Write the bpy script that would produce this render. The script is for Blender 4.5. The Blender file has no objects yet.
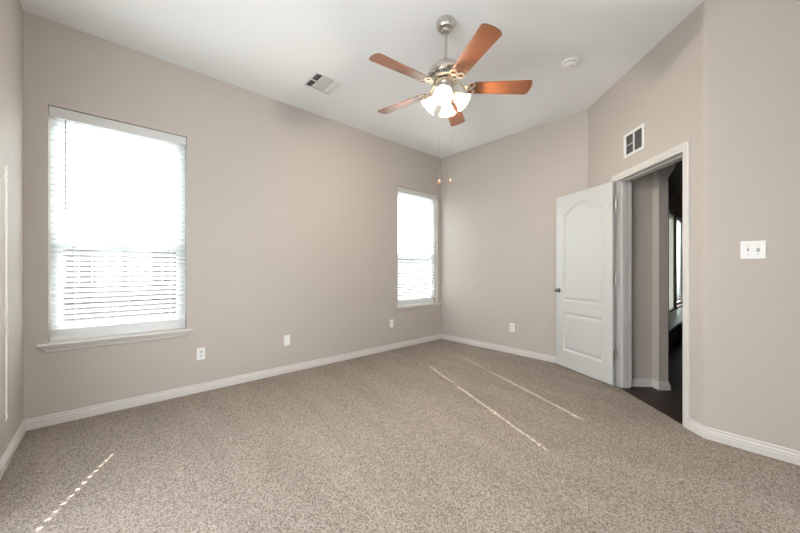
import bpy, bmesh, math, random
from mathutils import Vector, Matrix
random.seed(7)
S = bpy.context.scene
COL = S.collection
R = math.radians
SQ = math.sqrt(.5)

# ------------------------------------------------------------------ camera, world, sun, exposure
H = 3.12                                    # ceiling height
Y0 = -4.723                                 # near end of the window wall
XB = 2.298                                  # where the far wall meets the angled door wall
XD, YD = 3.398, -1.10                       # where the door wall meets the right-hand wall
XR = 5.40                                   # far right wall (out of frame)
cam = bpy.data.cameras.new('camera')
cam.sensor_width = 36.0
cam.lens = 319.53 / 800 * 36.0
cam.shift_y = 2.82 / 800
cam.clip_start = .02
co = bpy.data.objects.new('camera', cam)
COL.objects.link(co)
co.location = (3.634, -4.236, 1.2)
co.rotation_euler = (R(90), 0, R(47.965))
S.camera = co

S.view_settings.view_transform = 'Standard'
S.view_settings.look = 'None'
S.view_settings.gamma = 1
S.view_settings.use_curve_mapping = False
S.view_settings.exposure = 1.0

SKY = 3.4
SUN = 12.5
w = bpy.data.worlds.new('sky')
S.world = w
w.use_nodes = True
bg = w.node_tree.nodes['Background']
bg.inputs[0].default_value = (.91, .965, 1.03, 1)
bg.inputs[1].default_value = SKY

sl = bpy.data.lights.new('sun', 'SUN')
sl.energy = SUN
sl.angle = R(.3)
sl.color = (1, .98, .95)
so = bpy.data.objects.new('sun', sl)
COL.objects.link(so)
so.location = (-6, 3, 6)
so.rotation_euler = Vector((1, -.44, -.845)).to_track_quat('-Z', 'Y').to_euler()


# ------------------------------------------------------------------ helpers
class MB:
    """collects geometry for ONE mesh object"""
    def __init__(self, M=None):
        self.v, self.f, self.M = [], [], M or Matrix()

    def vert(self, p):
        self.v.append(self.M @ Vector(p))
        return len(self.v) - 1

    def face(self, pts):
        self.f.append([self.vert(p) for p in pts])

    def box(self, a, b):
        x0, y0, z0 = [min(a[i], b[i]) for i in range(3)]
        x1, y1, z1 = [max(a[i], b[i]) for i in range(3)]
        i = [self.vert(p) for p in ((x0, y0, z0), (x1, y0, z0), (x1, y1, z0), (x0, y1, z0),
                                    (x0, y0, z1), (x1, y0, z1), (x1, y1, z1), (x0, y1, z1))]
        for q in ((3, 2, 1, 0), (4, 5, 6, 7), (0, 1, 5, 4), (1, 2, 6, 5), (2, 3, 7, 6), (3, 0, 4, 7)):
            self.f.append([i[k] for k in q])

    def obox(self, c, ax, half):
        """oriented box: centre, three axes, half sizes"""
        c = Vector(c)
        X, Y, Z = [Vector(a) * h for a, h in zip(ax, half)]
        i = [self.vert(c + X * s + Y * t + Z * u) for u in (-1, 1) for s, t in ((-1, -1), (1, -1), (1, 1), (-1, 1))]
        for q in ((3, 2, 1, 0), (4, 5, 6, 7), (0, 1, 5, 4), (1, 2, 6, 5), (2, 3, 7, 6), (3, 0, 4, 7)):
            self.f.append([i[k] for k in q])

    def prism(self, poly, z0, z1):
        n = len(poly)
        a = [self.vert((x, y, z0)) for x, y in poly]
        b = [self.vert((x, y, z1)) for x, y in poly]
        self.f.append(a[::-1]); self.f.append(b)
        for k in range(n):
            self.f.append([a[k], a[(k + 1) % n], b[(k + 1) % n], b[k]])

    def lathe(self, prof, n=32, M=None, cap=True):
        """prof: (r, z) list revolved about local Z"""
        M = M or Matrix()
        rings = []
        for r, z in prof:
            rings.append([self.vert(M @ Vector((r * math.cos(2 * math.pi * k / n), r * math.sin(2 * math.pi * k / n), z))) for k in range(n)])
        for a, b in zip(rings, rings[1:]):
            for k in range(n):
                self.f.append([a[k], a[(k + 1) % n], b[(k + 1) % n], b[k]])
        if cap:
            self.f.append(rings[0][::-1]); self.f.append(rings[-1])

    def tube(self, pts, r, n=10):
        pts = [Vector(p) for p in pts]
        rings = []
        for i, p in enumerate(pts):
            d = (pts[min(i + 1, len(pts) - 1)] - pts[max(i - 1, 0)]).normalized()
            q = d.to_track_quat('Z', 'Y')
            rr = r[i] if isinstance(r, (list, tuple)) else r
            rings.append([self.vert(p + q @ Vector((rr * math.cos(2 * math.pi * k / n), rr * math.sin(2 * math.pi * k / n), 0))) for k in range(n)])
        for a, b in zip(rings, rings[1:]):
            for k in range(n):
                self.f.append([a[k], a[(k + 1) % n], b[(k + 1) % n], b[k]])
        self.f.append(rings[0][::-1]); self.f.append(rings[-1])

    def plate(self, us, vs, holes, fn, t):
        """slab with rectangular holes. fn(u, v, w) -> point, w in 0..t; holes are (u0,u1,v0,v1)"""
        us = sorted(set(round(x, 5) for x in list(us) + [h[i] for h in holes for i in (0, 1)]))
        vs = sorted(set(round(x, 5) for x in list(vs) + [h[i] for h in holes for i in (2, 3)]))
        def solid(i, j):
            if i < 0 or j < 0 or i >= len(us) - 1 or j >= len(vs) - 1:
                return False
            cu, cv = (us[i] + us[i + 1]) / 2, (vs[j] + vs[j + 1]) / 2
            return not any(h[0] < cu < h[1] and h[2] < cv < h[3] for h in holes)
        ix = {}
        def V(i, j, w):
            k = (i, j, w)
            if k not in ix:
                ix[k] = self.vert(fn(us[i], vs[j], w))
            return ix[k]
        for i in range(len(us) - 1):
            for j in range(len(vs) - 1):
                if not solid(i, j):
                    continue
                self.f.append([V(i, j, 0), V(i + 1, j, 0), V(i + 1, j + 1, 0), V(i, j + 1, 0)])
                self.f.append([V(i, j, t), V(i, j + 1, t), V(i + 1, j + 1, t), V(i + 1, j, t)])
                for (di, dj, a, b) in ((-1, 0, (i, j), (i, j + 1)), (1, 0, (i + 1, j), (i + 1, j + 1)),
                                       (0, -1, (i, j), (i + 1, j)), (0, 1, (i, j + 1), (i + 1, j + 1))):
                    if not solid(i + di, j + dj):
                        self.f.append([V(*a, 0), V(*b, 0), V(*b, t), V(*a, t)])

    def build(self, name, mat, parent=None, smooth=None, bevel=None, weld=False):
        me = bpy.data.meshes.new(name)
        me.from_pydata([tuple(p) for p in self.v], [], self.f)
        bm = bmesh.new(); bm.from_mesh(me)
        if weld:
            bmesh.ops.remove_doubles(bm, verts=bm.verts, dist=1e-5)
        bmesh.ops.recalc_face_normals(bm, faces=bm.faces)
        bm.to_mesh(me); bm.free()
        o = bpy.data.objects.new(name, me)
        COL.objects.link(o)
        me.materials.append(mat)
        if parent:
            o.parent = parent
            o.matrix_parent_inverse = parent_inv(parent)
        if smooth:
            for p in me.polygons:
                p.use_smooth = True
            me.set_sharp_from_angle(angle=R(smooth))
        if bevel:
            m = o.modifiers.new('bevel', 'BEVEL')
            m.width = bevel; m.segments = 2; m.limit_method = 'ANGLE'; m.angle_limit = R(40)
        return o


def parent_inv(p):
    M = Matrix()
    chain = []
    while p:
        chain.append(p); p = p.parent
    for q in reversed(chain):
        M = M @ q.matrix_parent_inverse @ Matrix.LocRotScale(q.location, q.rotation_euler, q.scale)
    return M.inverted()


def tag(o, label, cat, group=None, kind=None):
    o['label'] = label
    o['category'] = cat
    if group: o['group'] = group
    if kind: o['kind'] = kind
    return o


def empty(name, loc, label, cat, group=None, kind=None):
    o = bpy.data.objects.new(name, None)
    COL.objects.link(o)
    o.location = loc
    o.empty_display_size = .1
    return tag(o, label, cat, group, kind)


def struct(o, label, cat):
    return tag(o, label, cat, kind='structure')


# ------------------------------------------------------------------ materials
def mat(name, col, rough=.6, metal=0.0, spec=.5, **kw):
    m = bpy.data.materials.new(name)
    m.use_nodes = True
    b = m.node_tree.nodes['Principled BSDF']
    b.inputs['Base Color'].default_value = (*col, 1)
    b.inputs['Roughness'].default_value = rough
    b.inputs['Metallic'].default_value = metal
    b.inputs['Specular IOR Level'].default_value = spec
    for k, v in kw.items():
        b.inputs[k].default_value = v
    return m


def nodes(m):
    nt = m.node_tree
    return nt, nt.nodes['Principled BSDF']


def add_bump(m, scale, strength, dist=.002, detail=2.0, kind='ShaderNodeTexNoise'):
    nt, b = nodes(m)
    tc = nt.nodes.new('ShaderNodeTexCoord')
    t = nt.nodes.new(kind)
    t.inputs['Scale'].default_value = scale
    if 'Detail' in t.inputs: t.inputs['Detail'].default_value = detail
    bp = nt.nodes.new('ShaderNodeBump')
    bp.inputs['Strength'].default_value = strength
    bp.inputs['Distance'].default_value = dist
    nt.links.new(tc.outputs['Object'], t.inputs['Vector'])
    nt.links.new(t.outputs[0], bp.inputs['Height'])
    nt.links.new(bp.outputs[0], b.inputs['Normal'])
    return t


WALL = (.490, .440, .397)
m_wall = mat('wall_paint', WALL, .62, spec=.25)
add_bump(m_wall, 60, .12, .002, 3)
m_ceil = mat('ceiling_paint', (.80, .80, .79), .8, spec=.2)
add_bump(m_ceil, 70, .12, .002, 3)
m_trim = mat('white_trim_paint', (.63, .595, .565), .35)
m_door = mat('white_door_paint', (.56, .555, .535), .32)
m_taupe_shaded = mat('taupe_with_shade', (.15, .125, .10), .7)  # the backlit dimness of the next room is mixed into this colour
m_white = mat('white_plastic', (.82, .81, .79), .35)
m_valance = mat('off_white_slat_plastic', (.60, .595, .58), .4)
m_grey = mat('grey_plastic', (.42, .41, .40), .4)
m_dark = mat('dark_cavity', (.10, .097, .092), .8)
m_nickel = mat('brushed_nickel', (.60, .56, .52), .28, 1.0)
m_knob = mat('dark_nickel', (.36, .34, .32), .2, 1.0)
m_vinyl = mat('white_vinyl', (.8, .8, .79), .4)
m_bronze = mat('dark_window_frame', (.05, .052, .045), .45)
m_cord = mat('white_cord', (.7, .69, .67), .8)
m_fob = mat('turned_wood', (.36, .21, .135), .5)
m_outer = mat('outside_wall', (.45, .40, .35), .9)
m_grass = mat('lawn', (.10, .105, .085), .95, spec=.1)
m_fence = mat('dark_fence', (.10, .09, .08), .9)
m_bench = mat('dark_stained_panel', (.12, .10, .08), .5)
m_pale = mat('pale_bench_top', (.55, .54, .50), .35)
m_louvre_dark = mat('grey_enamel', (.15, .145, .14), .5)
m_louvre = mat('white_enamel', (.72, .715, .695), .45)


def carpet():
    m = mat('carpet', (.4, .34, .29), .95, spec=.08)
    nt, b = nodes(m)
    L = nt.links.new
    tc = nt.nodes.new('ShaderNodeTexCoord')
    def noise(scale, detail, rough=.5):
        n = nt.nodes.new('ShaderNodeTexNoise')
        n.inputs['Scale'].default_value = scale
        n.inputs['Detail'].default_value = detail
        n.inputs['Roughness'].default_value = rough
        L(tc.outputs['Object'], n.inputs['Vector'])
        return n
    tuft = noise(165, 5, .8)
    r1 = nt.nodes.new('ShaderNodeValToRGB')
    r1.color_ramp.elements[0].position = .26; r1.color_ramp.elements[0].color = (.128, .103, .084, 1)
    r1.color_ramp.elements[1].position = .70; r1.color_ramp.elements[1].color = (.425, .362, .312, 1)
    vo = nt.nodes.new('ShaderNodeTexVoronoi')
    vo.inputs['Scale'].default_value = 200
    L(tc.outputs['Object'], vo.inputs['Vector'])
    sp = nt.nodes.new('ShaderNodeSeparateColor')
    L(vo.outputs['Color'], sp.inputs[0])
    mv = nt.nodes.new('ShaderNodeMix')
    mv.data_type = 'FLOAT'; mv.inputs[0].default_value = .45
    L(tuft.outputs[0], mv.inputs[2]); L(sp.outputs[0], mv.inputs[3])
    L(mv.outputs[0], r1.inputs[0])
    # nap brushed in different directions
    mp = nt.nodes.new('ShaderNodeMapping')
    mp.inputs['Rotation'].default_value = (0, 0, R(20))
    mp.inputs['Scale'].default_value = (.55, 2.2, 1)
    L(tc.outputs['Object'], mp.inputs['Vector'])
    nap = nt.nodes.new('ShaderNodeTexNoise')
    nap.inputs['Scale'].default_value = 2.0
    nap.inputs['Detail'].default_value = 4
    L(mp.outputs[0], nap.inputs['Vector'])
    r2 = nt.nodes.new('ShaderNodeValToRGB')
    r2.color_ramp.elements[0].position = .35; r2.color_ramp.elements[0].color = (.92, .92, .92, 1)
    r2.color_ramp.elements[1].position = .62; r2.color_ramp.elements[1].color = (1.04, 1.04, 1.04, 1)
    L(nap.outputs[0], r2.inputs[0])
    mx = nt.nodes.new('ShaderNodeMix')
    mx.data_type = 'RGBA'; mx.blend_type = 'MULTIPLY'; mx.inputs[0].default_value = 1
    L(r1.outputs[0], mx.inputs[6]); L(r2.outputs[0], mx.inputs[7])
    L(mx.outputs[2], b.inputs['Base Color'])
    bp = nt.nodes.new('ShaderNodeBump')
    bp.inputs['Strength'].default_value = .22; bp.inputs['Distance'].default_value = .006
    L(tuft.outputs[0], bp.inputs['Height'])
    L(bp.outputs[0], b.inputs['Normal'])
    return m


def wood(name, c0, c1, rough, axis_scale, coat=0.0, plank=False):
    m = mat(name, c0, rough)
    nt, b = nodes(m)
    L = nt.links.new
    tc = nt.nodes.new('ShaderNodeTexCoord')
    mp = nt.nodes.new('ShaderNodeMapping')
    mp.inputs['Scale'].default_value = axis_scale
    L(tc.outputs['Object'], mp.inputs['Vector'])
    n = nt.nodes.new('ShaderNodeTexNoise')
    n.inputs['Scale'].default_value = 6; n.inputs['Detail'].default_value = 6; n.inputs['Roughness'].default_value = .6
    L(mp.outputs[0], n.inputs['Vector'])
    r = nt.nodes.new('ShaderNodeValToRGB')
    r.color_ramp.elements[0].position = .3; r.color_ramp.elements[0].color = (*c0, 1)
    r.color_ramp.elements[1].position = .7; r.color_ramp.elements[1].color = (*c1, 1)
    L(n.outputs[0], r.inputs[0])
    out = r.outputs[0]
    if plank:
        br = nt.nodes.new('ShaderNodeTexBrick')
        br.inputs['Scale'].default_value = 1.0
        br.inputs['Brick Width'].default_value = 1.1
        br.inputs['Row Height'].default_value = .125
        br.inputs['Mortar Size'].default_value = .002
        br.inputs['Color1'].default_value = (1, 1, 1, 1)
        br.inputs['Color2'].default_value = (.7, .7, .7, 1)
        br.inputs['Mortar'].default_value = (.25, .25, .25, 1)
        L(tc.outputs['Object'], br.inputs['Vector'])
        mx = nt.nodes.new('ShaderNodeMix')
        mx.data_type = 'RGBA'; mx.blend_type = 'MULTIPLY'; mx.inputs[0].default_value = 1
        L(out, mx.inputs[6]); L(br.outputs[0], mx.inputs[7])
        out = mx.outputs[2]
    L(out, b.inputs['Base Color'])
    b.inputs['Coat Weight'].default_value = coat
    b.inputs['Coat Roughness'].default_value = .16
    return m


m_carpet = carpet()
m_floor_wood = wood('dark_hardwood', (.018, .011, .008), (.045, .026, .018), .42, (1, 9, 1), 0, True)
m_floor_wood.node_tree.nodes['Principled BSDF'].inputs['Specular IOR Level'].default_value = .25
m_blade = wood('cherry_blade', (.155, .048, .018), (.235, .080, .031), .28, (1.2, 10, 10), 1.0)


def mix_mat(name, a, b, fac):
    """mix of two shader node specs: (type, colour, roughness)"""
    m = bpy.data.materials.new(name)
    m.use_nodes = True
    nt = m.node_tree
    nt.nodes.remove(nt.nodes['Principled BSDF'])
    out = nt.nodes['Material Output']
    sh = []
    for ty, col, ro in (a, b):
        n = nt.nodes.new(ty)
        n.inputs['Color'].default_value = (*col, 1)
        if ro is not None and 'Roughness' in n.inputs: n.inputs['Roughness'].default_value = ro
        sh.append(n)
    mx = nt.nodes.new('ShaderNodeMixShader')
    mx.inputs[0].default_value = fac
    nt.links.new(sh[0].outputs[0], mx.inputs[1]); nt.links.new(sh[1].outputs[0], mx.inputs[2])
    nt.links.new(mx.outputs[0], out.inputs['Surface'])
    return m


m_glass = mix_mat('clear_glass', ('ShaderNodeBsdfTransparent', (.97, .98, .975), None), ('ShaderNodeBsdfGlossy', (1, 1, 1), .02), .05)
m_slat = mix_mat('white_slat', ('ShaderNodeBsdfDiffuse', (.86, .86, .85), None), ('ShaderNodeBsdfTranslucent', (.91, .945, .95), None), .63)
m_roller = mix_mat('pale_roller_shade', ('ShaderNodeBsdfDiffuse', (.8, .81, .76), None), ('ShaderNodeBsdfTranslucent', (.80, .81, .755), None), .25)
m_shade = mix_mat('frosted_shade', ('ShaderNodeBsdfDiffuse', (.92, .88, .82), None), ('ShaderNodeBsdfTranslucent', (.97, .88, .74), None), .30)


def emit(name, col, st):
    m = bpy.data.materials.new(name)
    m.use_nodes = True
    b = m.node_tree.nodes['Principled BSDF']
    b.inputs['Base Color'].default_value = (*col, 1)
    b.inputs['Emission Color'].default_value = (*col, 1)
    b.inputs['Emission Strength'].default_value = st
    return m


m_bulb = emit('lit_bulb', (1, .82, .56), 3)

# ------------------------------------------------------------------ shell
WT = .16
WIN = [(-4.600, -3.705), (-1.005, -.092)]          # the two windows, z below
WZ0, WZ1 = .63, 2.468
T1 = .14
Q0 = XB * SQ                                        # door wall plane: (x+y)/sqrt2 = Q0


def PQ(p, q):
    """p runs along the door wall (towards the camera), q runs through it into the hall"""
    return ((p + q) * SQ, (q - p) * SQ)


def wall_x(name, x, y0, y1, holes, t, label, mt=m_wall, z1=H + .1, z0=-.05):
    b = MB()
    b.plate((y0, y1), (z0, z1), holes, lambda u, v, q: (x - q if t > 0 else x + q, u, v), abs(t))
    return struct(b.build(name, mt), label, 'wall')


def wall_y(name, y, x0, x1, holes, t, label, mt=m_wall, z1=H + .1, z0=-.05):
    b = MB()
    b.plate((x0, x1), (z0, z1), holes, lambda u, v, q: (u, y + q if t > 0 else y - q, v), abs(t))
    return struct(b.build(name, mt), label, 'wall')


# carpet, hall boards, ceiling
b = MB()
b.prism([(0, Y0), (XR, Y0), (XR, YD), (XD, YD), (XB, 0), (0, 0)], -.014, 0)
struct(b.build('floor', m_carpet), 'beige cut-pile carpet covering the whole bedroom floor', 'floor')
b = MB()
b.prism([(XB - .02, 0.0), (XD, YD), (4.2, YD), (4.2, 9.5), (XB - .02, 9.5)], -.05, -.0145)
struct(b.build('floor_hall', m_floor_wood), 'dark hardwood boards of the hall beyond the open door', 'floor')
VC = (.643, -2.612)                                 # ceiling register centre
VX, VY = .158, .152
b = MB()
b.plate((-.3, 2.2, 4.3, XR + .2), (-5, YD + T1, .2, 9.6), [(4.3, XR + .3, YD + T1, 9.7), (-.4, 2.2, .2, 9.7), (VC[0] - VX + .022, VC[0] + VX - .022, VC[1] - VY + .022, VC[1] + VY - .022)], lambda u, v, q: (u, v, H + q), .1)
struct(b.build('ceiling', m_ceil), 'flat off-white painted ceiling of the bedroom', 'ceiling')

wall_x('wall_left', 0, Y0 - .2, .2, [(a, c, WZ0, WZ1) for a, c in WIN], WT, 'greige painted wall with the two blind-covered windows')
wall_y('wall_back', 0, 0, XB + .02, [], T1, 'greige painted far wall between the small window corner and the door')
E_HOLE = (1.35, 3.4, .06, 2.5)  # opening for the added daylight window behind the camera
wall_y('wall_front', Y0, -.16, XR + .2, [E_HOLE], -WT, 'greige painted wall at the left edge of the photo')
R_HOLE = (-4.55, -3.5, .06, 2.6)  # opening for another added daylight window, out of view
wall_x('wall_far_right', XR, Y0, YD + T1, [R_HOLE], -WT, 'greige painted wall to the right, out of the photo')

# angled wall with the doorway and the return-air grille
P0 = Q0                                             # p at the far corner
DP0, DP1, DZ = Q0 + .548, Q0 + 1.375, 2.105         # clear opening
JT = .02
GP0, GP1, GZ0, GZ1 = Q0 + .674, Q0 + .962, 2.288, 2.518
b = MB()
b.plate((P0 - .02, Q0 + 1.50), (-.05, H + .1), [(DP0 - JT, DP1 + JT, -.06, DZ + JT), (GP0 + .022, GP1 - .022, GZ0 + .022, GZ1 - .022)],
        lambda u, v, q: (*PQ(u, Q0 + q), v), T1)
struct(b.build('wall_angled', m_wall), 'greige angled wall holding the open doorway and the return grille', 'wall')

# right-hand wall with the rounded outside corner
RC = .05
cor = Vector((XD, YD))
arc = []
dirC, dirD = Vector((SQ, -SQ)), Vector((1, 0))
tl = RC * math.tan(R(22.5))
a0 = cor - dirC * tl
cen = a0 + Vector((SQ, SQ)) * RC                    # solid side
for k in range(9):
    an = R(225 + 45 * k / 8)
    arc.append((cen.x + RC * math.cos(an), cen.y + RC * math.sin(an)))
b = MB()
D_HOLE = (4.35, 5.30, .06, 2.75)  # unseen opening added to throw daylight on the wall opposite
foot = [PQ(Q0 + 1.50, Q0), *arc, (4.2, YD), (4.2, YD + T1), (XD + .06, YD + T1), PQ(Q0 + 1.50, Q0 + T1)]
b.prism(foot, -.05, H + .1)
b.plate((4.2, XR), (-.05, H + .1), [D_HOLE], lambda u, v, q: (u, YD + q, v), T1)
struct(b.build('wall_right', m_wall, smooth=30), 'greige wall with the light switch right of the doorway', 'wall')

# ------------------------------------------------------------------ baseboards
PROF = [(0, 0), (.014, 0), (.014, .040), (.009, .043), (.009, .047), (.0125, .050), (.0115, .057), (.0045, .065), (.0045, .069), (.008, .074), (.005, .0815), (0, .083)]
CW = .062                                           # casing width


def sweep(path, i0, i1, name, label, z0=0.0):
    """moulding along path[i0..i1]; room on the right-hand side of travel; mitres from neighbours"""
    pts = [Vector(p) for p in path]
    b = MB()
    rows = []
    for i in range(i0, i1 + 1):
        d0 = (pts[i] - pts[i - 1]).normalized() if i > 0 else None
        d1 = (pts[i + 1] - pts[i]).normalized() if i < len(pts) - 1 else None
        d0 = d0 or d1; d1 = d1 or d0
        n0, n1 = Vector((d0.y, -d0.x)), Vector((d1.y, -d1.x))
        mi = (n0 + n1).normalized()
        mi = mi / max(.3, mi.dot(n0))
        rows.append([b.vert((*(pts[i] + mi * o), z0 + z)) for o, z in PROF])
    for a, c in zip(rows, rows[1:]):
        for k in range(len(PROF) - 1):
            b.f.append([a[k], a[k + 1], c[k + 1], c[k]])
    b.f.append(rows[0]); b.f.append(rows[-1][::-1])
    return struct(b.build(name, m_trim, smooth=35), label, 'baseboard')


pathA = [(XR, Y0), (0, Y0), (0, 0), (XB, 0), PQ(DP0 - CW - .004, Q0)]
sweep(pathA, 0, 1, 'baseboard_front', 'white baseboard at the foot of the left edge wall')
sweep(pathA, 1, 2, 'baseboard_left', 'white baseboard under the two windows')
sweep(pathA, 2, 3, 'baseboard_back', 'white baseboard along the far wall running to the open door')
sweep(pathA, 3, 4, 'baseboard_angled', 'short white baseboard behind the open door')
pathB = [PQ(DP1 + CW + .002, Q0), *arc, (XR, YD)]
sweep(pathB, 0, len(pathB) - 1, 'baseboard_right', 'white baseboard curving round the corner below the light switch')

# ------------------------------------------------------------------ door frame
def dq(p, z, out):                                   # out = distance into the bedroom from the wall plane
    return (*PQ(p, Q0 - out), z)


def casing(b, p0, p1, zt, face, sgn):
    prof = [(-.006, 0), (-.006, .009), (0, .011), (.010, .011), (.014, .015), (.046, .017), (.052, .013), (CW - .006, .013), (CW - .006, 0)]
    rows = []
    for o, t in prof:
        pts = [(p0 - o, -.0), (p0 - o, zt + o), (p1 + o, zt + o), (p1 + o, -.0)]
        rows.append([b.vert((*PQ(p, face - sgn * t), z)) for p, z in pts])
    n = len(prof)
    for k in range(n):
        for j in range(3):
            b.f.append([rows[k][j], rows[k][j + 1], rows[(k + 1) % n][j + 1], rows[(k + 1) % n][j]])
    b.f.append([r[0] for r in rows]); b.f.append([r[3] for r in rows][::-1])


tr = empty('trim_1', (*PQ((DP0 + DP1) / 2, Q0), 0), 'white moulded casing and jamb around the open doorway', 'door frame', kind='structure')
b = MB(); casing(b, DP0 - .006, DP1 + .006, DZ + .006, Q0, 1)
b.build('casing', m_trim, tr, smooth=30)
b = MB(); casing(b, DP0 - .006, DP1 + .006, DZ + .006, Q0 + T1, -1)
b.build('casing', m_trim, tr, smooth=30)
b = MB()
def pbox(b, p0, p1, q0, q1, z0, z1):
    b.prism([PQ(p0, q0), PQ(p1, q0), PQ(p1, q1), PQ(p0, q1)], z0, z1)
pbox(b, DP0 - JT, DP0, Q0, Q0 + T1, -.014, DZ)
pbox(b, DP1, DP1 + JT, Q0, Q0 + T1, -.014, DZ)
pbox(b, DP0 - JT, DP1 + JT, Q0, Q0 + T1, DZ, DZ + JT)
b.build('jamb', m_trim, tr)
b = MB()
pbox(b, DP0, DP0 + .011, Q0 + .05, Q0 + .085, -.014, DZ)
pbox(b, DP1 - .011, DP1, Q0 + .05, Q0 + .085, -.014, DZ)
pbox(b, DP0, DP1, Q0 + .05, Q0 + .085, DZ - .011, DZ)
b.build('door_stop', m_trim, tr)
b = MB()
pbox(b, DP1 - .0015, DP1 + .001, Q0 + .010, Q0 + .042, .90, .96)
b.build('strike_plate', m_nickel, tr)

# ------------------------------------------------------------------ door leaf (two raised panels, upper one arched)
HX = Vector((2.6655, -.4445, 0))                     # near corner at the hinge edge
EX = (Vector((1.9615, -.0755, 0)) - HX); LW = EX.length; EX.normalize()
NX = Vector((-EX.y, EX.x, 0))
if NX.dot(Vector(co.location) - HX) < 0: NX = -NX    # towards the camera
LT, LH, LZ = .035, 2.082, .014
LM = Matrix(((EX.x, NX.x, 0, HX.x), (EX.y, NX.y, 0, HX.y), (0, 0, 1, LZ), (0, 0, 0, 1)))


def relief(u, z):
    pan = [(.125, LW - .115, .205, .665, None), (.125, LW - .115, .805, 1.855, .105)]
    h = 0
    for u0, u1, z0, z1, rise in pan:
        top = z1
        c = 1.0
        if rise:
            t = (u - u0) / (u1 - u0)
            t = min(max(t, 0), 1)
            top = z1 + rise * (.5 - .5 * math.cos(2 * math.pi * t)) ** .8
            sl = rise * math.pi / (u1 - u0) * math.sin(2 * math.pi * t)
            c = 1 / math.sqrt(1 + sl * sl)
        d = min(u - u0, u1 - u, z - z0, (top - z) * c)
        if d > 0:
            if d < .012: h = -.012 * math.sin(d / .012 * math.pi / 2)
            elif d < .020: h = -.012
            elif d < .050: h = -.012 + .0095 * (d - .020) / .030
            else: h = -.0025
    return h


b = MB(LM)
NU, NZ = 120, 300
for side in (0, 1):
    idx = [[b.vert((LW * i / NU, (relief(LW * i / NU, LH * j / NZ)) if side == 0 else (-LT - relief(LW * i / NU, LH * j / NZ)), LH * j / NZ))
            for j in range(NZ + 1)] for i in range(NU + 1)]
    for i in range(NU):
        for j in range(NZ):
            b.f.append([idx[i][j], idx[i + 1][j], idx[i + 1][j + 1], idx[i][j + 1]])
    if side == 0: first = idx
for i in range(NU):
    for j in (0, NZ):
        b.f.append([first[i][j], first[i + 1][j], idx[i + 1][j], idx[i][j]])
for j in range(NZ):
    for i in (0, NU):
        b.f.append([first[i][j], first[i][j + 1], idx[i][j + 1], idx[i][j]])
door = b.build('door_1', m_door, smooth=45)
struct(door, 'white arch-top two-panel door standing open against the angled wall', 'door')
KU, KZ = LW - .048, .925
b = MB(LM)
for s in (0, 1):
    M = Matrix.Translation((KU, 0 if s == 0 else -LT, KZ)) @ Matrix.Rotation(R(-90 if s == 0 else 90), 4, 'X')
    b.lathe([(.029, 0), (.029, .005), (.024, .009), (.011, .012), (.010, .026), (.016, .030), (.023, .036), (.0245, .044), (.021, .052), (.012, .056), (.001, .057)], 24, M)
b.build('door_knob', m_knob, door, smooth=40)
b = MB(LM)
b.box((LW - .0005, -LT + .005, KZ - .028), (LW + .0015, -.005, KZ + .028))
b.box((LW + .0015, -LT / 2 - .006, KZ - .008), (LW + .008, -LT / 2 + .006, KZ + .008))
b.build('latch', m_nickel, door)
for hz in (.325, 1.095, 1.865):
    b = MB(LM)
    z = hz - LZ
    b.lathe([(.0065, z - .047), (.0065, z + .047)], 14, Matrix.Translation((-.006, -LT - .004, 0)))
    b.lathe([(.0045, z + .047), (.0045, z + .053)], 14, Matrix.Translation((-.006, -LT - .004, 0)))
    b.box((-.0015, -LT - .004, z - .045), (.0005, -LT + .028, z + .045))
    b.build('hinge', m_nickel, door, smooth=40)

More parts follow.
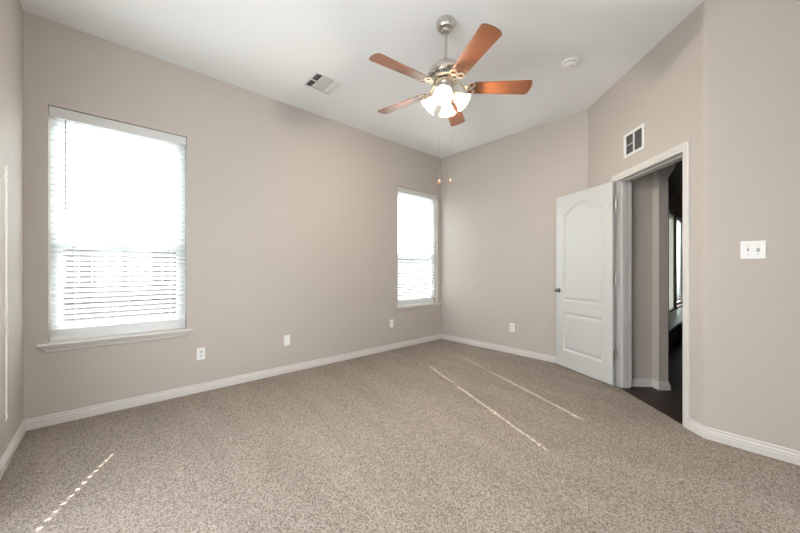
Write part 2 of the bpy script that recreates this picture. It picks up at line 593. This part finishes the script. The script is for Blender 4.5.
# ------------------------------------------------------------------ windows and blinds
def window(n, xw, y0, y1, z0, z1, label, frame_mat, sash=True, depth=WT, sill=True):
    root = empty('window_%d' % n, (xw - .1, (y0 + y1) / 2, z0), label, 'window', kind='structure')
    fx0, fx1 = xw - .152, xw - .092
    f = .04
    b = MB()
    b.plate((y0, y1), (z0, z1), [(y0 + f, y1 - f, z0 + f, z1 - f)], lambda u, v, q: (fx0 + q, u, v), fx1 - fx0)
    b.build('window_frame', frame_mat, root)
    zm = z0 + (z1 - z0) * .427
    if sash:
        b = MB()
        b.plate((y0 + f, y1 - f), (zm - .03, z1 - f), [(y0 + f + .025, y1 - f - .025, zm + .028, z1 - f - .02)], lambda u, v, q: (fx0 + .004 + q, u, v), .022)
        b.build('upper_sash', frame_mat, root)
        b = MB()
        b.plate((y0 + f, y1 - f), (z0 + f, zm + .03), [(y0 + f + .03, y1 - f - .03, z0 + f + .080, zm - .028)], lambda u, v, q: (fx0 + .030 + q, u, v), .024)
        b.build('lower_sash', frame_mat, root)
        b = MB(); b.box((fx0 + .013, y0 + f + .025, zm + .028), (fx0 + .017, y1 - f - .025, z1 - f - .02))
        b.build('pane', m_glass, root)
        b = MB(); b.box((fx0 + .040, y0 + f + .03, z0 + f + .080), (fx0 + .044, y1 - f - .03, zm - .028))
        b.build('pane', m_glass, root)
        b = MB(); b.box((fx0 + .054, (y0 + y1) / 2 - .03, zm - .004), (fx0 + .070, (y0 + y1) / 2 + .03, zm + .032))
        b.build('sash_lock', frame_mat, root)
    else:
        b = MB(); b.box((fx0 + .025, y0 + f, z0 + f), (fx0 + .03, y1 - f, z1 - f))
        b.build('pane', m_glass, root)
    if sill:
        ya, yb = y0 - .052, min(y1 + .046, -.002)
        b = MB()                                     # stool with rounded nose and horns
        prof = [(xw - .085, z0 - .022), (xw + .030, z0 - .022), (xw + .0365, z0 - .018), (xw + .039, z0 - .011), (xw + .0365, z0 - .004), (xw + .030, z0), (xw - .085, z0)]
        def run(b, prof, ya, yb, cut=None):
            a = [b.vert((x, ya + (cut(z) if cut else 0), z)) for x, z in prof]
            c = [b.vert((x, yb - (cut(z) if cut else 0), z)) for x, z in prof]
            for k in range(len(prof)):
                b.f.append([a[k], a[(k + 1) % len(prof)], c[(k + 1) % len(prof)], c[k]])
            b.f.append(a[::-1]); b.f.append(c)
        # inside the opening, then the nose in front of the wall
        b.box((xw - .085, y0, z0 - .022), (xw + .0, y1, z0 + .0005))
        run(b, [(xw + .0, z0 - .022), (xw + .030, z0 - .022), (xw + .0365, z0 - .018), (xw + .039, z0 - .011), (xw + .0365, z0 - .004), (xw + .030, z0 + .0005), (xw + .0, z0 + .0005)], ya, yb)
        b.build('window_sill', m_trim, root, smooth=40)
        b = MB()
        pr = [(xw, z0 - .022), (xw + .026, z0 - .022), (xw + .026, z0 - .030), (xw + .018, z0 - .040), (xw + .013, z0 - .055), (xw + .013, z0 - .060), (xw + .009, z0 - .066), (xw, z0 - .070)]
        run(b, pr, ya + .012, yb - (.012 if yb < -.01 else 0), lambda z: (z0 - .022 - z) * .75)
        b.build('apron', m_trim, root, smooth=30)
    return root


TILT = R(31)


def blind(xw, y0, y1, z0, z1, label, wand_side, group=None, slots=True):
    """faux-wood blind hung inside the reveal"""
    g = .006
    ya, yb = y0 + g, y1 - g
    xc = xw - .058
    root = empty('window_blind', (xc, (ya + yb) / 2, z1 - .001), label, 'blind', group)
    lads = [ya + .127, (ya + yb) / 2 - .01, yb - .127]
    b = MB()
    b.box((xc - .024, ya, z1 - .052), (xc + .022, yb, z1 - .003))
    b.build('headrail', m_white, root)
    b = MB()
    b.box((xw - .019, ya - .003, z1 - .083), (xw - .009, yb + .003, z1 - .004))
    b.box((xw - .009, ya - .003, z1 - .079), (xw - .006, yb + .003, z1 - .009))
    b.build('valance', m_valance, root, bevel=.002)
    pitch = .0432
    zt, zb = z1 - .098, z0 + .128
    n = int((zt - zb) / pitch) + 1
    b = MB()
    c, s = math.cos(TILT), math.sin(TILT)
    hs = .010                                       # half width of a cord route hole
    for k in range(n):
        z = zt - k * pitch
        holes = [(l - hs, l + hs, -.0075, .0075) for l in (lads[0], lads[2])] if slots else []
        b.plate((ya, yb), (-.025, .025), holes, lambda u, v, q: (xc + v * c - (q - .00125) * s, u, z + v * s + (q - .00125) * c), .0025)
    b.build('slats', m_slat, root)
    zr = zt - n * pitch - .004
    b = MB()
    b.box((xc - .024, ya, zr - .012), (xc + .024, yb, zr + .006))
    b.build('bottom_rail', m_white, root, bevel=.003)
    for l in lads:
        b = MB()
        for sg, ex in ((1, 0), (-1, 0)):
            xx, zz = xc + sg * .0262 * c, sg * .0262 * s
            b.tube([(xx, l + .011, zt + .045), (xx, l + .011, zr - .005)], .0009, 6)
        b.build('ladder_cord', m_cord, root)
    b = MB()
    yw = ya + .085 if wand_side < 0 else yb - .085
    b.tube([(xc + .030, yw, z1 - .086), (xc + .048, yw, z1 - .100), (xc + .049, yw, z1 - .80)], .0042, 8)
    b.build('tilt_wand', m_grey, root, smooth=60)
    b = MB()
    yl = lads[2] + .012 if wand_side < 0 else lads[0] - .012
    L_ = .56 * (z1 - z0)
    for dy, ln in ((0, L_), (.01, L_ + .085)):
        b.tube([(xc + .046, yl + dy, z1 - .08), (xc + .047, yl + dy, z1 - ln)], .0008, 6)
        b.lathe([(.002, 0), (.005, -.006), (.007, -.03), (.006, -.036)], 12, Matrix.Translation((xc + .047, yl + dy, z1 - ln)))
    b.build('lift_cord', m_cord, root, smooth=60)
    return root


window(1, 0, *WIN[0], WZ0, WZ1, 'large white double-hung window nearest the left edge of the photo', m_vinyl)
window(2, 0, *WIN[1], WZ0, WZ1, 'white double-hung window beside the far room corner', m_vinyl)
blind(0, *WIN[0], WZ0, WZ1, 'white slatted blind with tilt wand on the nearer, left-hand window', -1, 'slatted blinds on the bedroom windows')
blind(0, *WIN[1], WZ0, WZ1, 'white slatted blind on the window beside the far room corner', -1, 'slatted blinds on the bedroom windows')


# unseen windows added out of view to bring in fill daylight
def fill_window(n, mapf, u0, u1, z0, z1, label):
    root = empty('window_%d' % n, mapf((u0 + u1) / 2, z0, .1), label, 'window', kind='structure')
    b = MB()
    um = (u0 + u1) / 2
    b.plate((u0, u1), (z0, z1), [(u0 + .05, um - .03, z0 + .05, z1 - .05), (um + .03, u1 - .05, z0 + .05, z1 - .05)], lambda u, v, q: mapf(u, v, .07 + q), .05)
    b.build('window_frame', m_vinyl, root)
    for a, c in ((u0 + .05, um - .03), (um + .03, u1 - .05)):
        b = MB()
        b.plate((a, c), (z0 + .05, z1 - .05), [], lambda u, v, q: mapf(u, v, .09 + q), .004)
        b.build('pane', m_glass, root)


fill_window(5, lambda u, v, q: (u, Y0 - q, v), *E_HOLE, 'unseen white window added behind the photographer for fill daylight')
fill_window(7, lambda u, v, q: (u, YD + q, v), *D_HOLE, 'unseen tall window added in the right-hand wall to light the wall opposite')
fill_window(6, lambda u, v, q: (XR + q, u, v), *R_HOLE, 'unseen white window added in the far right wall for fill daylight')

# ------------------------------------------------------------------ hall beyond the door
PW, PP = Q0 + .496, Q0 + .586                        # hall side wall, pilaster face
b = MB()
PWq1, PLq0, PLq1 = Q0 + .386, Q0 + .392, Q0 + .482
b.prism([PQ(PW, Q0 + T1), PQ(PW, PLq0), PQ(PP, PLq0), PQ(PP, PLq1), PQ(PP - .16, PLq1), PQ(PP - .16, Q0 + T1)], -.014, H)
# header of the opening with clipped corner
prof = [(PLq1, 2.12), (PLq1 + .06, 2.22), (PLq1 + .11, 2.42), (PLq1 + 1.1, 2.42), (PLq1 + 1.3, 2.075), (PLq1 + 1.3, H), (PLq1, H)]
a = [b.vert((*PQ(PP, q), z)) for q, z in prof]
c = [b.vert((*PQ(PP - .16, q), z)) for q, z in prof]
b.f.append(a); b.f.append(c[::-1])
for k in range(len(prof)):
    b.f.append([a[k], a[(k + 1) % len(prof)], c[(k + 1) % len(prof)], c[k]])
struct(b.build('wall_hall', m_wall), 'taupe hall wall with a squared pilaster seen through the doorway', 'wall')
sweep([PQ(PW, Q0 + T1 + .02), PQ(PW, PLq0), PQ(PP, PLq0), PQ(PP, PLq1), PQ(PP - .16, PLq1)], 0, 4, 'baseboard_hall', 'white baseboard stepping round the hall pilaster', -.0145)

HXW = 2.40
b = MB()
b.prism([(HXW - .1, .2), (4.2, .2), (4.2, 9.5), (HXW - .1, 9.5)], 2.95, 3.0)  # extra low ceiling added to keep the space past the opening dark
struct(b.build('ceiling_hall', m_taupe_shaded), 'added lower ceiling of the next room, shade put into its dark taupe', 'ceiling')
HW3, HW4, HZ0, HZ1 = (4.55, 5.50), (5.57, 6.75), .30, 2.47
wall_x('wall_hall_left', HXW, .14, 9.5, [(*HW3, HZ0, HZ1), (*HW4, HZ0, HZ1)], WT, 'wall of the next room around its window, shade put into its dark taupe', m_taupe_shaded)
wall_y('wall_hall_back', 9.5, HXW - .2, 4.3, [], T1, 'far wall of the next room, shade put into its dark taupe', m_taupe_shaded)
wall_x('wall_hall_right', 4.16, YD + T1, 9.6, [], -T1, 'right wall of the next room, shade put into its dark taupe', m_taupe_shaded)
window(3, HXW, *HW3, HZ0, HZ1, 'dark framed window with a pale shade in the next room', m_bronze, sash=False, sill=False)
window(4, HXW, *HW4, HZ0, HZ1, 'dark framed window with slatted blind in the next room', m_bronze, sash=False, sill=False)
tb = MB()
tb.plate((HW3[0] - .07, HW4[1] + .07), (HZ0 - .02, HZ1 + .07), [(*HW3, HZ0, HZ1), (*HW4, HZ0, HZ1)], lambda u, v, q: (HXW + q, u, v), .02)
struct(tb.build('trim_2', m_bronze), 'dark trim round the pair of windows in the next room', 'window trim')
blind(HXW, *HW4, HZ0, HZ1, 'white slatted blind in the next room, glimpsed through the doorway', 1, slots=False)
r = empty('roller_shade', (HXW - .05, sum(HW3) / 2, HZ1 - .03), 'pale green-grey roller shade pulled down in the next room', 'shade')
b = MB(); b.tube([(HXW - .05, HW3[0] + .005, HZ1 - .03), (HXW - .05, HW3[1] - .005, HZ1 - .03)], .02, 16)
b.build('roller', m_roller, r, smooth=40)
b = MB(); b.box((HXW - .0315, HW3[0] + .01, HZ0 + .03), (HXW - .0300, HW3[1] - .01, HZ1 - .03))
b.build('shade_cloth', m_roller, r)
b = MB(); b.box((HXW - .036, HW3[0] + .01, HZ0 + .01), (HXW - .024, HW3[1] - .01, HZ0 + .03))
b.build('hem_bar', m_roller, r)
be = empty('low_bench', (2.6, 4.6, -.0145), 'low dark-panelled window bench with a pale top in the next room', 'bench')
b = MB(); b.box((HXW + .021, .9, -.0145), (2.755, 8.2, .25)); b.build('front_panel', m_bench, be)
b = MB(); b.box((HXW + .021, .88, .25), (2.772, 8.22, .278)); b.build('seat_top', m_pale, be, bevel=.004)
b = MB()
for y in (.95, 2.0, 3.05, 4.1, 5.15, 6.2, 7.25):
    b.plate((y, y + .93), (.0, .23), [(y + .07, y + .86, .06, .18)], lambda u, v, q: (2.755 + q, u, v), .008)
b.build('panel_frame', m_bench, be)

# ------------------------------------------------------------------ ceiling fan
FX, FY = 2.030, -2.315
fan = empty('ceiling_fan', (FX, FY, H), 'brushed nickel ceiling fan with five cherry blades and four lit shades', 'ceiling fan')
FM = Matrix.Translation((FX, FY, 0))
b = MB(FM)
b.lathe([(.068, H), (.069, H - .018), (.066, H - .044), (.056, H - .057), (.034, H - .063), (.029, H - .068), (.035, H - .078), (.034, H - .088), (.024, H - .097), (.012, H - .10)], 40)
b.build('canopy', m_nickel, fan, smooth=35)
b = MB(FM); b.lathe([(.0135, H - .10), (.0135, 2.80)], 20)
b.build('downrod', m_nickel, fan, smooth=40)
b = MB(FM)
b.lathe([(.018, 2.825), (.024, 2.82), (.026, 2.796), (.050, 2.791), (.088, 2.779), (.116, 2.759), (.131, 2.731), (.135, 2.712), (.133, 2.705), (.126, 2.700), (.120, 2.692), (.118, 2.690)], 48)
b.build('motor_housing', m_nickel, fan, smooth=35)
b = MB(FM); b.lathe([(.100, 2.694), (.106, 2.692), (.098, 2.668), (.070, 2.664)], 48)
b.build('vent_band', m_dark, fan, smooth=35)
b = MB(FM)
for k in range(36):
    an = 2 * math.pi * k / 36
    d = Vector((math.cos(an), math.sin(an), 0)); t = Vector((-d.y, d.x, 0))
    b.obox(d * .106 + Vector((0, 0, 2.680)), (d, t, Vector((0, 0, 1))), (.006, .0035, .013))
b.lathe([(.108, 2.670), (.113, 2.667), (.113, 2.662), (.106, 2.658), (.09, 2.657)], 48, cap=False)
b.build('vent_fins', m_nickel, fan)
b = MB(FM)
b.lathe([(.075, 2.664), (.080, 2.655), (.080, 2.640), (.060, 2.634), (.056, 2.628), (.056, 2.585), (.062, 2.580), (.062, 2.572), (.050, 2.560), (.048, 2.540), (.030, 2.524), (.012, 2.518), (.010, 2.508), (.002, 2.504)], 40)
b.build('switch_housing', m_nickel, fan, smooth=35)

# blade outline in (r, width)
BLh = [(.165, .030), (.185, .050), (.22, .056), (.40, .062), (.600, .0705), (.632, .072), (.650, .054), (.655, .030), (.658, 0)]
BL = [(r_, -w_) for r_, w_ in BLh] + [(r_, w_) for r_, w_ in reversed(BLh[:-1])]
BZ = 2.605
PITCH = R(-13)
for k in range(5):
    an = R(-97 + 72 * k)
    M = FM @ Matrix.Translation((0, 0, BZ)) @ Matrix.Rotation(an, 4, 'Z') @ Matrix.Rotation(PITCH, 4, 'X')
    me_b = MB()                                      # local space: object keeps its own grain direction
    me_b.prism(BL, -.003, .003)
    o = me_b.build('blade', m_blade, None, bevel=.0015)
    o.parent = fan
    o.matrix_parent_inverse = parent_inv(fan)
    o.location, o.rotation_euler = M.to_translation(), M.to_euler()
    b = MB(M)
    # arm from the flywheel, bending down to a two-lobed plate under the blade
    arm = [(.070, .052), (.10, .048), (.125, .026), (.145, .004), (.175, -.006)]
    wid = [.016, .014, .012, .012, .016]
    Mi = FM @ Matrix.Translation((0, 0, BZ)) @ Matrix.Rotation(an, 4, 'Z')
    rows = []
    for (rr, zz), ww in zip(arm, wid):
        rows.append([M.inverted() @ (Mi @ Vector((rr, y, zz + dz))) if rr < .15 else Vector((rr, y, zz + dz))
                     for y, dz in ((-ww, -.004), (ww, -.004), (ww, .004), (-ww, .004))])
    rows = [[b.vert(p) for p in rw] for rw in rows]
    for a, c in zip(rows, rows[1:]):
        for j in range(4):
            b.f.append([a[j], a[(j + 1) % 4], c[(j + 1) % 4], c[j]])
    b.f.append(rows[0][::-1]); b.f.append(rows[-1])
    def ring(cx, cy, r0, tr_):
        n, m = 24, 8
        for i in range(n):
            for j in range(m):
                q = []
                for ii, jj in ((i, j), (i + 1, j), (i + 1, j + 1), (i, j + 1)):
                    A_, B_ = 2 * math.pi * ii / n, 2 * math.pi * jj / m
                    rr = r0 + tr_ * math.cos(B_)
                    q.append((cx + rr * math.cos(A_), cy + rr * math.sin(A_), -.006 + tr_ * math.sin(B_) * .8))
                b.face(q)
    ring(.198, -.031, .024, .006)
    ring(.198, .031, .024, .006)
    ring(.158, 0, .020, .006)
    for sx, sy in ((.228, -.026), (.228, .026), (.205, 0)):
        b.lathe([(.008, -.010), (.007, -.004), (.004, -.0035)], 12, Matrix.Translation((sx, sy, 0)))
    b.build('blade_arm', m_nickel, o, smooth=40, weld=True)

# light kit: four bell shades
SHP = [(.021, 0), (.026, .006), (.030, .022), (.039, .042), (.046, .062), (.051, .080), (.060, .096), (.072, .108)]
for k in range(4):
    an = R(-57 + 90 * k)
    ax = Vector((math.cos(an) * math.cos(R(42)), math.sin(an) * math.cos(R(42)), -math.sin(R(42))))
    base = Vector((FX, FY, 2.545)) + Vector((math.cos(an), math.sin(an), 0)) * .062
    M = Matrix.Translation(base) @ ax.to_track_quat('Z', 'Y').to_matrix().to_4x4()
    b = MB()
    hub = Vector((FX, FY, 2.552)) + Vector((math.cos(an), math.sin(an), 0)) * .03
    b.tube([hub, hub + Vector((math.cos(an), math.sin(an), -.05)) * .02, base], .011, 12)
    b.lathe([(.012, -.018), (.024, -.012), (.027, 0), (.027, .012), (.022, .016)], 24, M)
    b.build('lamp_socket', m_nickel, fan, smooth=40)
    b = MB()
    prof = SHP + [(r_ - .003, z_ + (.0005 if i == len(SHP) - 1 else 0)) for i, (r_, z_) in reversed(list(enumerate(SHP)))]
    n = 40                                           # fluted rim
    rings = []
    for r_, z_ in prof:
        fl = max(0, (z_ - .05) / .06)
        rings.append([b.vert(M @ Vector((r_ * (1 + .035 * fl * math.cos(8 * 2 * math.pi * j / n)) * math.cos(2 * math.pi * j / n),
                                         r_ * (1 + .035 * fl * math.cos(8 * 2 * math.pi * j / n)) * math.sin(2 * math.pi * j / n), z_))) for j in range(n)])
    for a, c in zip(rings, rings[1:]):
        for j in range(n):
            b.f.append([a[j], a[(j + 1) % n], c[(j + 1) % n], c[j]])
    sh = b.build('lamp_shade', m_shade, fan, smooth=60)
    b = MB()
    b.lathe([(.008, .016), (.010, .024), (.016, .036), (.021, .052), (.020, .064), (.012, .074), (.002, .077)], 20, M)
    b.build('bulb', m_bulb, sh, smooth=60)
    pl = bpy.data.lights.new('bulb_light', 'POINT')
    pl.energy = 16
    pl.color = (1, .91, .78)
    pl.shadow_soft_size = .02
    po = bpy.data.objects.new('bulb_light', pl)
    COL.objects.link(po)
    po.parent = fan
    po.location = M @ Vector((0, 0, .088)) - Vector(fan.location)

for dx, dr, zf, nm in ((-.046, .02, 1.885, 'left'), (.040, .02, 1.892, 'right')):
    px = Vector((FX, FY, 0)) + Vector((math.cos(R(48)), math.sin(R(48)), 0)) * dx + Vector((-math.sin(R(48)), math.cos(R(48)), 0)) * dr
    b = MB()
    b.tube([(FX + (px.x - FX) * .9, FY + (px.y - FY) * .9, 2.565), (px.x, px.y, 2.555), (px.x, px.y, zf + .02)], .0011, 6)
    ch = b.build('pull_chain', m_nickel, fan, smooth=60)
    b = MB()
    b.lathe([(.002, .022), (.004, .020), (.0045, .014), (.010, .004), (.012, -.008), (.010, -.018), (.005, -.023), (.001, -.024)], 18, Matrix.Translation((px.x, px.y, zf)))
    b.build('pull_fob', m_fob, ch, smooth=60)

# ------------------------------------------------------------------ ceiling register
rg = empty('ceiling_vent', (VC[0], VC[1], H), 'white square air register set in the ceiling above the left wall', 'vent')
b = MB()
x0, x1, y0, y1 = VC[0] - VX, VC[0] + VX, VC[1] - VY, VC[1] + VY
f = .030
ya, yb = y0 + .085, y0 + .205                        # section dividers
xm = VC[0]
b.plate((x0, x1), (y0, y1), [(x0 + f, xm - .006, y0 + f - .012, ya - .008), (xm + .006, x1 - f, y0 + f - .012, ya - .008), (x0 + f, x1 - f, ya, yb), (x0 + f, x1 - f, yb + .008, y1 - f + .012)],
        lambda u, v, q: (u, v, H - .007 + q), .007)
b.build('vent_frame', m_louvre, rg, bevel=.002)
b = MB()
def louv(x0, x1, c, tilt, along='x', w_=.011):
    t = R(tilt)
    if along == 'x':
        b.obox(((x0 + x1) / 2, c, H + .004), (Vector((1, 0, 0)), Vector((0, math.cos(t), math.sin(t))), Vector((0, -math.sin(t), math.cos(t)))), ((x1 - x0) / 2, w_, .0006))
for k in range(4):
    yy = y0 + f - .006 + k * .0125
    for q0, q1 in ((x0 + f, xm - .006), (xm + .006, x1 - f)):
        louv(q0, q1, yy, 52)
for k in range(9):
    louv(x0 + f, x1 - f, ya + .008 + k * .0132, 14, w_=.0085)
for k in range(5):
    louv(x0 + f, x1 - f, yb + .014 + k * .0145, -15, w_=.0085)
b.build('louvres', m_louvre, rg)
b = MB()
for (a, c, d, e) in ((x0 + .0225, x1 - .0225, y0 + .0225, y1 - .0225),):
    b.plate((a, c), (d, e), [], lambda u, v, q: (u, v, H + .09 + q), .004)
    b.box((a, d, H + .0005), (a + .002, e, H + .09)); b.box((c - .002, d, H + .0005), (c, e, H + .09))
    b.box((a, d, H + .0005), (c, d + .002, H + .09)); b.box((a, e - .002, H + .0005), (c, e, H + .09))
b.build('duct', m_dark, rg)

# ------------------------------------------------------------------ wall grille over the door
gr = empty('wall_vent', (*PQ((GP0 + GP1) / 2, Q0), (GZ0 + GZ1) / 2), 'white two-column return grille on the wall above the doorway', 'vent')
gm = (GP0 + GP1) / 2
b = MB()
fr = .034
b.plate((GP0, GP1), (GZ0, GZ1), [(GP0 + fr, gm - .008, GZ0 + fr * .8, GZ1 - fr * .8), (gm + .008, GP1 - fr, GZ0 + fr * .8, GZ1 - fr * .8)], lambda u, v, q: (*PQ(u, Q0 - .009 + q), v), .009)
b.build('vent_frame', m_louvre, gr, bevel=.002)
b = MB()
nv = Vector((SQ, SQ, 0)); tv = Vector((SQ, -SQ, 0)); up = Vector((0, 0, 1))
for (a, c) in ((GP0 + fr, gm - .008), (gm + .008, GP1 - fr)):
    for k in range(12):
        z = GZ0 + fr * .8 + .008 + k * .0142
        th = R(-38)
        b.obox((*PQ((a + c) / 2, Q0 + .008), z), (tv, nv * math.cos(th) + up * math.sin(th), up * math.cos(th) - nv * math.sin(th)), ((c - a) / 2, .009, .0006))
b.build('louvres', m_louvre_dark, gr)
b = MB()
pbox(b, GP0 + fr, gm - .008, Q0 - .004, Q0, (GZ0 + GZ1) / 2 - .003, (GZ0 + GZ1) / 2 + .003)
b.build('crossbar', m_louvre, gr)
b = MB()
pbox(b, GP0 + .0225, GP1 - .0225, Q0 + .10, Q0 + .104, GZ0 + .0225, GZ1 - .0225)
pbox(b, GP0 + .0225, GP0 + .024, Q0 + .001, Q0 + .10, GZ0 + .0225, GZ1 - .0225)
pbox(b, GP1 - .024, GP1 - .0225, Q0 + .001, Q0 + .10, GZ0 + .0225, GZ1 - .0225)
pbox(b, GP0 + .0225, GP1 - .0225, Q0 + .001, Q0 + .10, GZ0 + .0225, GZ0 + .024)
pbox(b, GP0 + .0225, GP1 - .0225, Q0 + .001, Q0 + .10, GZ1 - .024, GZ1 - .0225)
b.build('duct', m_dark, gr)

# ------------------------------------------------------------------ smoke detector
sd = empty('smoke_detector', (2.49, -1.085, H), 'round white smoke detector on the ceiling right of the fan', 'smoke detector')
SM = Matrix.Translation((2.49, -1.085, H))
b = MB(SM); b.lathe([(.074, 0), (.076, -.004), (.075, -.016), (.070, -.021)], 40); b.build('base', m_white, sd, smooth=35)
b = MB(SM); b.lathe([(.060, -.0205), (.058, -.027)], 40); b.build('sensor_slot', m_grey, sd, smooth=35)
b = MB(SM); b.lathe([(.050, -.020), (.062, -.028), (.062, -.032), (.054, -.042), (.036, -.046), (.002, -.047)], 40); b.build('cover', m_white, sd, smooth=35)
b = MB(SM); b.lathe([(.010, -.0465), (.010, -.049), (.001, -.0495)], 20, Matrix.Translation((.018, -.012, 0))); b.build('test_button', m_grey, sd, smooth=35)

# ------------------------------------------------------------------ wall plates
def frame_at(pos, n):
    """local x = right along the wall, y = up, z = out of the wall"""
    n = Vector(n); u = Vector((0, 0, 1)); x = u.cross(n)
    return Matrix(((x.x, u.x, n.x, pos[0]), (x.y, u.y, n.y, pos[1]), (x.z, u.z, n.z, pos[2]), (0, 0, 0, 1)))


def plate_mesh(M, hw, hh):
    b = MB(M)
    a = [(-hw, -hh, 0), (hw, -hh, 0), (hw, hh, 0), (-hw, hh, 0)]
    e = .004
    c = [(-hw, -hh, .003), (hw, -hh, .003), (hw, hh, .003), (-hw, hh, .003)]
    d = [(-hw + e, -hh + e, .006), (hw - e, -hh + e, .006), (hw - e, hh - e, .006), (-hw + e, hh - e, .006)]
    ids = [[b.vert(p) for p in L_] for L_ in (a, c, d)]
    for p, q in zip(ids, ids[1:]):
        for k in range(4):
            b.f.append([p[k], p[(k + 1) % 4], q[(k + 1) % 4], q[k]])
    b.f.append(ids[0][::-1]); b.f.append(ids[2])
    return b


def outlet(pos, n, label, duplex=True):
    M = frame_at(pos, n)
    root = empty('wall_outlet' if duplex else 'wall_plate', pos, label, 'outlet' if duplex else 'wall plate', 'duplex outlets near the floor' if duplex else 'blank wall plates near the floor')
    plate_mesh(M, .036, .0585).build('cover_plate', m_white, root)
    if duplex:
        for s in (-1, 1):
            b = MB(M)
            pts = []
            for k in range(24):
                t = 2 * math.pi * k / 24
                pts.append((max(-.0145, min(.0145, .0175 * math.cos(t))), s * .0205 + .0145 * math.sin(t)))
            b.prism(pts, .005, .0078)
            rc = b.build('receptacle', m_grey_light, root)
            b = MB(M)
            for sx, hh in ((-.0065, .0045), (.0065, .0035)):
                b.box((sx - .0012, s * .0205 + .002 - hh, .0070), (sx + .0012, s * .0205 + .002 + hh, .0081))
            b.lathe([(.0024, .0070), (.0024, .0081)], 12, Matrix.Translation((0, s * .0205 - .008, 0)))
            b.build('slots', m_dark, rc)
        b = MB(M); b.lathe([(.003, .005), (.003, .0068), (.001, .0072)], 12); b.build('screw', m_nickel, root)
    else:
        for s in (-1, 1):
            b = MB(M)
            b.lathe([(.003, .005), (.003, .0066), (.001, .0070)], 12, Matrix.Translation((0, s * .042, 0)))
            b.build('screw', m_white, root)
    return root


m_grey_light = mat('receptacle_face', (.66, .65, .63), .4)
outlet((0, -3.588, .372), (1, 0, 0), 'white duplex outlet low on the wall just right of the large window')
outlet((0, -2.727, .376), (1, 0, 0), 'blank white plate low on the wall midway between the two windows', False)
outlet((0, -1.131, .390), (1, 0, 0), 'white plate low on the wall left of the far corner window', False)
outlet((1.324, 0, .371), (0, -1, 0), 'white duplex outlet low on the far wall left of the open door')

sw = empty('light_switch', (3.628, YD, 1.327), 'white two-gang switch plate on the right-hand wall', 'light switch')
M = frame_at((3.628, YD, 1.327), (0, -1, 0))
plate_mesh(M, .0575, .0595).build('cover_plate', m_white, sw)
b = MB(M)
b.box((-.0275, -.012, .005), (-.0175, .012, .0068))
b.build('toggle_slot', m_white, sw)
b = MB(M)
b.obox((-.0225, .004, .0105), (Vector((1, 0, 0)), Vector((0, .80, .6)), Vector((0, -.6, .8))), (.0036, .0095, .0045))
b.build('toggle', m_grey, sw, bevel=.001)
b = MB(M)
b.box((.0150, -.013, .005), (.0300, .013, .0080))
b.build('dimmer', m_grey, sw, bevel=.001)
for sx in (-.0225, .0225):
    for sy in (-.030, .030):
        b = MB(M)
        b.lathe([(.0032, .005), (.0032, .0066), (.001, .0070)], 12, Matrix.Translation((sx, sy, 0)))
        b.build('screw', m_grey, sw)

# ------------------------------------------------------------------ outside
b = MB(); b.box((-40, -40, -.6), (-.35, 40, -.45))
struct(b.build('ground', m_grass), 'ground outside the bedroom windows', 'ground')

fe = empty('added_fence', (-3.2, -2, -.45), 'dark board fence added outside to darken the gaps in the blinds', 'fence')  # put in to block the bright sky behind the lower slats
b = MB()
for k in range(110):
    b.box((-3.2, -12 + k * .145, -.45), (-3.22, -12 + k * .145 + .14, 1.62))
b.build('fence_boards', m_fence, fe)
b = MB()
for z in (0, .7, 1.4):
    b.box((-3.16, -12, z), (-3.2, 3.9, z + .09))
b.build('fence_rails', m_fence, fe)
